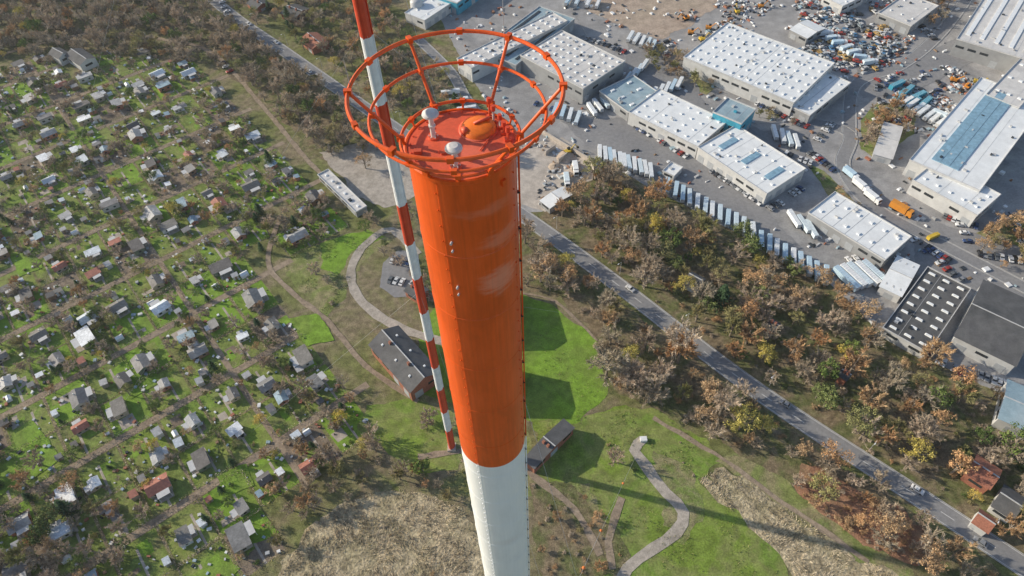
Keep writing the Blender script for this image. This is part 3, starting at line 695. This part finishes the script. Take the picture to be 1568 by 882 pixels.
# ---------------- woods
mixw={'bare':42,'copper':22,'yellow':7,'green':10,'olive':17,'con':1,'shrub':3,'dshrub':5,'cshrub':4}
baremix={'bare':66,'copper':10,'olive':13,'green':5,'yellow':2,'dshrub':6}
scatter("roadside_woodland_trees",WOODS,7.1,mixw,2.8,6.8)
scatter("roadside_undergrowth",WOODS,6.5,{'shrub':2,'dshrub':5,'cshrub':2,'oshrub':3},1.6,3.6)
scatter("roadside_trees",W4,7.2,{'bare':46,'copper':20,'yellow':6,'green':2,'olive':12,'cshrub':7,'dshrub':9},2.4,6.8)
scatter("distant_woodland_trees",[(-200,-90),(300,-90),(420,60),(520,150),(600,230),(540,250),(480,235),(400,150),(330,100),(130,80),(-200,120)],6.8,baremix,3,6)
scatter("roadside_trees",[(330,-90),(560,-60),(640,80),(720,150),(780,240),(770,300),(690,235),(600,175),(440,60)],7,{'bare':44,'copper':12,'olive':16,'green':12,'yellow':6,'con':3},2.4,5.4)
scatter("copse_trees",[(490,700),(590,655),(640,700),(700,730),(700,775),(600,740),(460,800),(440,780)],6,{'bare':50,'copper':10,'olive':14,'dshrub':10,'yellow':2},2,4.8)
scatter("copse_trees",[(-120,720),(80,710),(180,790),(130,920),(-120,960)],7.5,{'bare':50,'copper':14,'green':8,'con':4,'olive':10},2.5,5.2)
scatter("bracken_shrubs",F3,3.4,{'cshrub':6,'dshrub':2,'copper':1.5},1.4,3.4)
scatter("bramble_shrubs",F4,4,{'cshrub':3,'dshrub':6,'oshrub':2,'copper':2},1.2,3.2)
scatter("yard_shrubs",[(1318,190),(1340,160),(1400,165),(1395,200),(1340,240),(1320,225)],5,{'copper':3,'bare':4},2,4,False)
scatter("yard_shrubs",[(985,75),(1030,80),(1100,125),(1080,140),(1000,110)],5,{'copper':2,'bare':5,'olive':3},2,4)
scatter("yard_shrubs",[(1390,0),(1470,-20),(1465,30),(1420,40)],6,{'copper':3,'bare':3,'olive':3},2,5)
scatter("yard_shrubs",[(1500,360),(1568,330),(1650,360),(1650,450),(1480,400)],6,{'copper':3,'bare':3,'olive':3},2,5)
scatter("yard_shrubs",[(1235,250),(1262,262),(1300,300),(1325,330),(1318,335),(1270,300)],6,{'copper':3,'bare':3,'oshrub':3},1.5,3)
scatter("yard_shrubs",[(1150,165),(1185,170),(1230,185),(1225,195),(1160,185)],4,{'olive':3,'bare':2,'yellow':1},1.5,3)
scatter("park_trees",[(540,320),(640,320),(690,420),(650,480),(560,380)],8,{'bare':5,'copper':1,'green':2},2,4)
scatter("park_trees",[(390,320),(500,330),(480,375),(440,400),(400,400)],6,{'bare':5,'green':2,'con':1,'olive':2},2,4)
scatter("park_trees",[(430,400),(520,430),(540,520),(500,500),(450,450)],9,{'bare':5,'dshrub':4,'olive':1},2,4,skip=.4)
scatter("meadow_scrub",[(880,640),(1000,640),(1120,720),(1060,730),(960,740),(890,730)],13,{'cshrub':3,'dshrub':5,'shrub':1,'bare':1},1.2,2.8,skip=.6)
scatter("meadow_scrub",[(1040,660),(1110,700),(1060,735),(1030,720)],8,{'oshrub':3,'dshrub':4},1,2.2)
scatter("meadow_scrub",[(560,620),(800,640),(820,740),(700,740)],9,{'oshrub':3,'dshrub':4,'bare':2},.8,2.4,skip=.4)
scatter("field_scrub",F2,8,{'dshrub':4,'oshrub':1,'cshrub':1},.8,2.2,skip=.6)
scatter("field_scrub",F1,9,{'dshrub':4,'cshrub':1},.8,2.0,skip=.7)
for x,y,k,r in[(928,570,'bare',8.5),(960,590,'bare',7),(1035,535,'bare',9),(958,300,'yellow',4),(272,322,'yellow',4.8),(972,352,'yellow',5),(840,410,'copper',6),(870,425,'copper',5.5),(525,640,'yellow',4),(240,680,'yellow',3.2),(400,640,'yellow',3),(85,790,'green',5),(648,715,'green',4),(1410,855,'copper',6.5),(1350,805,'copper',6),(1085,605,'copper',6),(1310,650,'olive',7),(50,470,'bare',4),(470,595,'bare',4.5),(940,700,'bare',4),(915,790,'copper',3),(1320,480,'copper',6),(1250,430,'copper',6),(660,640,'bare',4),(560,250,'copper',5),(415,245,'con',4),(1140,480,'copper',6),(1190,440,'copper',5.5),(1080,640,'copper',5),(1270,700,'copper',6),(235,270,'green',4),(330,560,'con',3),(150,480,'green',3.5),(490,330,'green',4)]:
    p=P(x,y+8); inst({'bare':'bare_tree','yellow':'yellow_tree','copper':'copper_beech_tree','green':'evergreen_tree','olive':'oak_tree','con':'conifer_tree'}[k],PR[k][0],(p.x,p.y,0),U(0,6),r)
rm=MB()
for pl,n in((F1,16000),(F2,36000)):
    w_=W(pl); xs=[p.x for p in w_];ys=[p.y for p in w_]
    for i in range(n):
        x=U(min(xs),max(xs));y=U(min(ys),max(ys))
        if not inpoly(x,y,w_): continue
        d=noise.noise(Vector((x*.10,y*.10,7)))+.5*noise.noise(Vector((x*.4,y*.4,3)))
        if d<-.08 and R()<.9: continue
        dr=noise.noise_vector(Vector((x*.08,y*.08,2))); sliver(rm,Vector((x,y,.02)),Vector((dr.x*2,dr.y*2,.5))+rv(.3),U(.5,1.5),U(.05,.13),0 if R()<.7 else 1)
T_reed=pmat("reed_blades",(.64,.54,.39),.9,.35,.3,spec=.1); rm.build("reed_grass",[T_reed,M_straw])
tm=MB()
for pl,n in(([(820,640),(930,620),(1000,625),(1110,705),(1060,735),(1220,900),(930,900),(830,760)],4000),([(690,430),(915,520),(930,600),(880,655),(640,600)],1500),([(430,400),(575,350),(560,400),(500,490)],2500)):
    w_=W(pl); xs=[p.x for p in w_];ys=[p.y for p in w_]
    for i in range(n):
        x=U(min(xs),max(xs));y=U(min(ys),max(ys))
        if inpoly(x,y,w_) and noise.noise(Vector((x*.09,y*.09,4)))>.05: 
            for k in range(3): sliver(tm,Vector((x+U(-.3,.3),y+U(-.3,.3),.02)),Vector((0,0,1))+rv(.6),U(.3,.8),U(.05,.12),random.randrange(2))
tm.build("grass_tufts",[T_olv,T_grn])
# ---------------- lattice mast
M_red=pmat("red_mast_paint",(.66,.085,.04),.5,.1,.5); M_mwh=pmat("white_mast_paint",(.78,.80,.82),.5,.1,.5)
mp=P(692,686); mb=MB(); Wm=1.25; z=0.0
while z<262:
    z2=z+1.6; m=1 if int(z/13.5)%2 else 0
    pts=[(mp.x+Wm*math.cos(a),mp.y+Wm*math.sin(a)) for a in(.3,.3+2.094,.3+4.189)]
    for i in range(3):
        x,y=pts[i];x2,y2=pts[(i+1)%3]
        mb.tube((x,y,z),(x,y,z2),.17,.17,m,6,False); mb.tube((x,y,z),(x2,y2,z),.08,.08,m,4,False)
        mb.tube((x,y,z),(x2,y2,z2),.08,.08,m,4,False); mb.tube((x,y,z2),(x2,y2,z),.08,.08,m,4,False)
    mb.tube((mp.x,mp.y,z),(mp.x,mp.y,z2),1.1,1.1,m,12,False); z=z2  # solid core added inside the lattice, widened to thicken the mast's cast shadow
mb.box((mp.x,mp.y,.6),(3,3,1.2),2); mb.build("lattice_radio_mast",[M_red,M_mwh,M_conc])
gw=MB()
for a in(.9,3.0,5.1):
    for h_,d in((90,75),(165,130),(230,170)): gw.tube((mp.x,mp.y,h_),(mp.x+d*math.cos(a),mp.y+d*math.sin(a),0),.025,.025,0,4,False)
gw.build("mast_guy_wires",[M_trim])
# ---------------- tube tower
q=ray(706,219); q=q/(-(ROT.transposed()@q).z); TC=Vector((0,0,H))+q*18.9
tx,ty,tz=TC
fc=math.atan2(-ty,-tx)
Rt=1.5
def az(deg): return fc+math.radians(deg)
def paint(name,base,fade,patch=False,rough=.38,con=.18):
    m,n,b=newmat(name,rough,.5); o=objc(n)
    mp_=n.nodes.new("ShaderNodeMapping"); mp_.inputs["Scale"].default_value=(1,1,.35); n.links.new(o,mp_.inputs[0])
    t=noi(n,1.2,6,.6,.3,mp_.outputs[0]); r=ramp(n,[tuple(c*(1-con) for c in base),base,tuple(min(.95,c*(1+con*.5)+con*.07) for c in base)],pos=[.3,.5,.75]); n.links.new(t.outputs[0],r.inputs[0])
    col=r.outputs[0]
    mp2=n.nodes.new("ShaderNodeMapping"); mp2.inputs["Scale"].default_value=(9,9,.25); n.links.new(o,mp2.inputs[0])
    col,_=fine(n,col,mp2.outputs[0],1,con*.5)
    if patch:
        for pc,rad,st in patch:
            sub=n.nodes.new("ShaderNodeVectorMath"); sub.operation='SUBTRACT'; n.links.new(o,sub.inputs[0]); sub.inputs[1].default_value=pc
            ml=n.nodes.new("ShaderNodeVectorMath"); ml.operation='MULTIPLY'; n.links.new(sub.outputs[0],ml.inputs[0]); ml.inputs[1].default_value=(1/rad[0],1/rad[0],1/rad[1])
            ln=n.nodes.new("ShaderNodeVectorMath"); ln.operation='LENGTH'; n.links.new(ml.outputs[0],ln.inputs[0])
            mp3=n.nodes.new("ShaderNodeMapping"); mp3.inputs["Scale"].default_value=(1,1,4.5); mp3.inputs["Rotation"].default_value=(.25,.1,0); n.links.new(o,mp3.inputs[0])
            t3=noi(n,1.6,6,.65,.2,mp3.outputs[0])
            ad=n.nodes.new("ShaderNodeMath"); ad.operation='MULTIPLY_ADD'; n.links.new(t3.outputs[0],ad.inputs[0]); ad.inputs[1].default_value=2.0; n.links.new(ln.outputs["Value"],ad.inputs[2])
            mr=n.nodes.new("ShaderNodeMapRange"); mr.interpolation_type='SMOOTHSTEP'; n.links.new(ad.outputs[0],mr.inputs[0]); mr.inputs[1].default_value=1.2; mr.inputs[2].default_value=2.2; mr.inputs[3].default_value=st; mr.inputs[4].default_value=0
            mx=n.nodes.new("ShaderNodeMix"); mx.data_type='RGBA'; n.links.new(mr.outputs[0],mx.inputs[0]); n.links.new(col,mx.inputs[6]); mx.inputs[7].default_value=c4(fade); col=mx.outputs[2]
    n.links.new(col,b.inputs["Base Color"]); return m
def pt(deg,z,r=Rt): return (r*math.cos(az(deg)),r*math.sin(az(deg)),z)
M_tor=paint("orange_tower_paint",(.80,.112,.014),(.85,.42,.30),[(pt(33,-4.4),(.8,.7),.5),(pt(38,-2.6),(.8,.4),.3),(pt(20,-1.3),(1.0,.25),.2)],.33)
M_twh=paint("white_tower_paint",(.90,.93,.95),(.7,.6,.55),[(pt(10,-27),(.8,.6),.2)],.35,.06)
M_deck=paint("red_deck_paint",(.74,.12,.05),(.8,.3,.2),[((.3,-.4,0),(.8,.4),.25)],.5)
M_or2=paint("orange_hatch_paint",(.85,.19,.018),(.8,.5,.4),False,.4)
tower=empty("steel_tube_tower",(tx,ty,tz))
zb=[0,-17.2,-41]
while zb[-1]>-tz: zb.append(max(-tz,zb[-1]-22))
def bc(z):
    for i in range(len(zb)-1):
        if z>zb[i+1]: return i%2
    return 0
mb=MB()
prof=[(Rt,0)];ms=[]
for i in range(len(zb)-1):
    prof.append((Rt,zb[i+1])); ms.append(i%2)
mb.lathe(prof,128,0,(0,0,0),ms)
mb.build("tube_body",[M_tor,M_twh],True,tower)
mb=MB()
z=-3.05
while z>-60:
    mb.lathe([(Rt+.002,z+.03),(Rt+.012,z+.012),(Rt+.012,z-.012),(Rt+.002,z-.03)],128,bc(z)); z-=3.05
for dg in(-33,62,150):
    z=-.6
    while z>-60:
        a=az(dg); n_=Vector((math.cos(a),math.sin(a),0)); p=n_*Rt+Vector((0,0,z)); mb.tube(p,p+n_*.04,.026,.02,bc(z),6)
        z-=.62
    for zz in range(0,120):
        z=-zz*.5
        a=az(dg+2.0);a2=az(dg+2.6)
        mb.add([((Rt+.006)*math.cos(a),(Rt+.006)*math.sin(a),z),((Rt+.012)*math.cos(a2),(Rt+.012)*math.sin(a2),z),((Rt+.012)*math.cos(a2),(Rt+.012)*math.sin(a2),z-.5),((Rt+.006)*math.cos(a),(Rt+.006)*math.sin(a),z-.5)],[(0,1,2,3)],bc(z-.3))
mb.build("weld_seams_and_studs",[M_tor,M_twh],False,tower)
mb=MB()
for i in range(120):
    z=-i*.5; c=bc(z-.3)
    a=az(82); n_=Vector((math.cos(a),math.sin(a),0)); mb.tube(n_*(Rt+.06)+Vector((0,0,z)),n_*(Rt+.06)+Vector((0,0,z-.5)),.03,.03,c,6,False)
    if i%3==0: mb.box(n_*(Rt+.03)+Vector((0,0,z-.3)),(.1,.1,.06),2,None,a)
for zz in(-2.4,-4.4):
    a=az(-22); n_=Vector((math.cos(a),math.sin(a),0)); mb.tube(n_*Rt+Vector((0,0,zz)),n_*(Rt+.1)+Vector((0,0,zz)),.04,.04,3,8); mb.tube(n_*Rt+Vector((0,0,zz-.35)),n_*(Rt+.08)+Vector((0,0,zz-.35)),.035,.035,3,8)
a=az(42); n_=Vector((math.cos(a),math.sin(a),0)); mb.box(n_*(Rt+.04)+Vector((0,0,-.55)),(.08,.14,.2),4,None,a)
mb.build("conduit",[M_tor,M_twh,M_dark,M_trim,M_tor],False,tower)
mb=MB()
mb.lathe([(0,0.02),(Rt-.02,.0),(Rt-.02,.02),(Rt+.03,.03),(Rt+.08,.0),(Rt+.08,-.12),(Rt+.02,-.16),(Rt+.002,-.2)],128,0,(0,0,0),[1,0,0,0,0,0,0])
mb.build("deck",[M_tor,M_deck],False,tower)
mb=MB()
R1,z1=1.62,.22; R2,z2=2.32,1.0; R3,z3=2.74,1.72
mb.ring((0,0,z1),R1,.045); mb.ring((0,0,z2),R2,.042,0,96); mb.ring((0,0,z3),R3,.055,0,96)
for i in range(6):
    d=-84+60*i
    a=az(180-d) ; n_=Vector((math.cos(a),math.sin(a),0))
    p0=n_*(Rt+.02)+Vector((0,0,-.05)); p1=n_*R1+Vector((0,0,z1)); p2=n_*(R2)+Vector((0,0,z2)); p3=n_*R3+Vector((0,0,z3))
    mb.tube(p0,p1,.05,.05,0,10); mb.tube(p1,p3,.05,.045,0,10)
    mb.box(p3,(.2,.13,.16),0,None,a); mb.box(p1,(.2,.16,.14),0,None,a); mb.box(p2.lerp(p1.lerp(p3,.5),.5),(.16,.12,.12),0,None,a)
    a=az(180-d+30); n_=Vector((math.cos(a),math.sin(a),0)); mb.box(n_*R3+Vector((0,0,z3)),(.13,.17,.15),0,None,a); mb.box(n_*R2+Vector((0,0,z2)),(.11,.15,.13),0,None,a)
    mb.tube(n_*(Rt+.02)+Vector((0,0,-.06)),n_*R1+Vector((0,0,z1)),.03,.03,0,8); mb.box(n_*R1+Vector((0,0,z1)),(.11,.15,.12),0,None,a)
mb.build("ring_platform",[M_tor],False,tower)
def dk(px,py):
    r=ray(px,py); t=(tz-H)/r.z; return Vector((r.x*t-tx,r.y*t-ty,0))
M_grey=pmat("pale_grey_paint",(.66,.64,.61),.5,.15,3)
mb=MB()
for (x,y),hh in(((664,211),.78),((698,256),.62)):
    p=dk(x,y)
    mb.tube(p,p+Vector((0,0,.06)),.16,.15,0,20); mb.tube(p+Vector((0,0,.06)),p+Vector((0,0,hh)),.07,.07,1,16)
    mb.tube(p+Vector((0,0,hh*.5)),p+Vector((0,0,hh*.5+.05)),.1,.1,1,16)
    mb.lathe([(0,hh+.12),(.12,hh+.11),(.22,hh+.05),(.235,hh),(.2,hh-.02),(0,hh-.02)],32,1,p)
    for k in range(6):
        t=k*1.047; mb.tube(p+Vector((.12*math.cos(t),.12*math.sin(t),.06)),p+Vector((.12*math.cos(t),.12*math.sin(t),.1)),.015,.015,1,6)
mb.build("mushroom_vents",[M_deck,M_grey],False,tower)
mb=MB(); p=dk(733,198)
mb.lathe([(0,.2),(.2,.195),(.4,.16),(.47,.12),(.49,.04),(.52,.0)],40,0,p)
mb.lathe([(.56,0),(.56,.03),(.5,.03)],40,1,p)
mb.box(p+Vector((.1,.1,.22)),(.5,.08,.06),1,None,.5); mb.box(p+Vector((-.38,-.2,.12)),(.14,.2,.16),1,None,.5)
mb.build("dome_hatch",[M_or2,M_deck],True,tower)
mb=MB()
for (x,y),hh,c in(((756,188),.42,2),((766,196),.3,2),((750,180),.5,0),((772,205),.25,0),((778,215),.3,0)):
    p=dk(x,y); mb.tube(p,p+Vector((0,0,hh)),.03,.03,c,8); mb.tube(p+Vector((0,0,hh)),p+Vector((.0,0,hh+.16)),.07,.06,1,12); mb.box(p+Vector((0,0,.04)),(.18,.14,.08),0)
p=dk(735,232);q_=dk(762,196)
mb.tube(p+Vector((0,0,.04)),q_+Vector((0,0,.04)),.02,.02,0,6); 
p=dk(640,235); mb.box(p+Vector((0,0,.06)),(.2,.14,.12),0)
p=dk(683,232); mb.box(p+Vector((0,0,.03)),(.35,.2,.06),0,None,.4)
p=dk(720,245); mb.tube(p,p+Vector((0,0,.14)),.05,.05,0,10)
for k in range(24):
    t=k*.2618; mb.tube((1.38*math.cos(t),1.38*math.sin(t),0),(1.38*math.cos(t),1.38*math.sin(t),.05),.022,.022,0,6)
mb.build("aviation_lights_and_fittings",[M_deck,M_red,M_grey],False,tower)
mb=MB(); a=az(180-33); n_=Vector((math.cos(a),math.sin(a),0)); mb.tube(n_*(R3)+Vector((0,0,z3-.3)),n_*R3+Vector((0,0,z3+1.6)),.014,.006,0,6)
a=az(180+78); n_=Vector((math.cos(a),math.sin(a),0)); mb.tube(n_*(R3)+Vector((0,0,z3-.3)),n_*R3+Vector((0,0,z3+.75)),.014,.006,0,6)
mb.build("lightning_rod",[M_trim],False,tower)
gw=MB(); anc=P(985,674); top=Vector((tx,ty,128))
gw.tube(top,anc,.03,.03,0,5,False)
M_ball=pmat("orange_marker",(.7,.2,.05),.4)
for yy in(740,812,870):
    t=min((i/400 for i in range(401)),key=lambda t:abs(proj(top.lerp(anc,t))[1]-yy)); c=top.lerp(anc,t)
    gw.lathe([(0,-.36),(.26,-.25),(.36,0),(.26,.25),(0,.36)],14,1,c)
h0=Vector((anc.x-tx,anc.y-ty,0))
for rot in(2.094,-2.094):
    e=Matrix.Rotation(rot,3,'Z')@h0; gw.tube(top,(tx+e.x,ty+e.y,0),.03,.03,0,5,False)
gw.box((anc.x,anc.y,.7),(2.4,1.8,1.4),2); gw.build("tower_guy_wires",[M_trim,M_ball,M_wh])
mb=MB(); mb.tube((0,0,0),(0,0,8),.09,.06,0,8); mb.tube((0,0,8),(1.6,0,8.3),.05,.04,0,6); mb.box((1.9,0,8.3),(.8,.28,.12),1,None); LM=mb.mesh("lamp_mesh",[M_trim,M_wh])
for i in range(6,len(RL)-1,9):
    p=RL[i]+RN[i]*5; inst("street_lamp",LM,(p.x,p.y,0),math.atan2(-RN[i].y,-RN[i].x))
# ---------------- light air haze near the ground
hz=bpy.data.materials.new("air_haze"); hz.use_nodes=True; n=hz.node_tree; n.nodes.clear()
o_=n.nodes.new("ShaderNodeOutputMaterial"); vs_=n.nodes.new("ShaderNodeVolumeScatter"); vs_.inputs["Color"].default_value=(.84,.92,1,1); vs_.inputs["Density"].default_value=.00015; vs_.inputs["Anisotropy"].default_value=.3
n.links.new(vs_.outputs[0],o_.inputs["Volume"])
mb=MB(); mb.box((0,300,62),(1800,1800,130),0); mb.build("haze",[hz])
print("trees",cnt[0],"objs",len(bpy.data.objects),"z",ZZ[0])
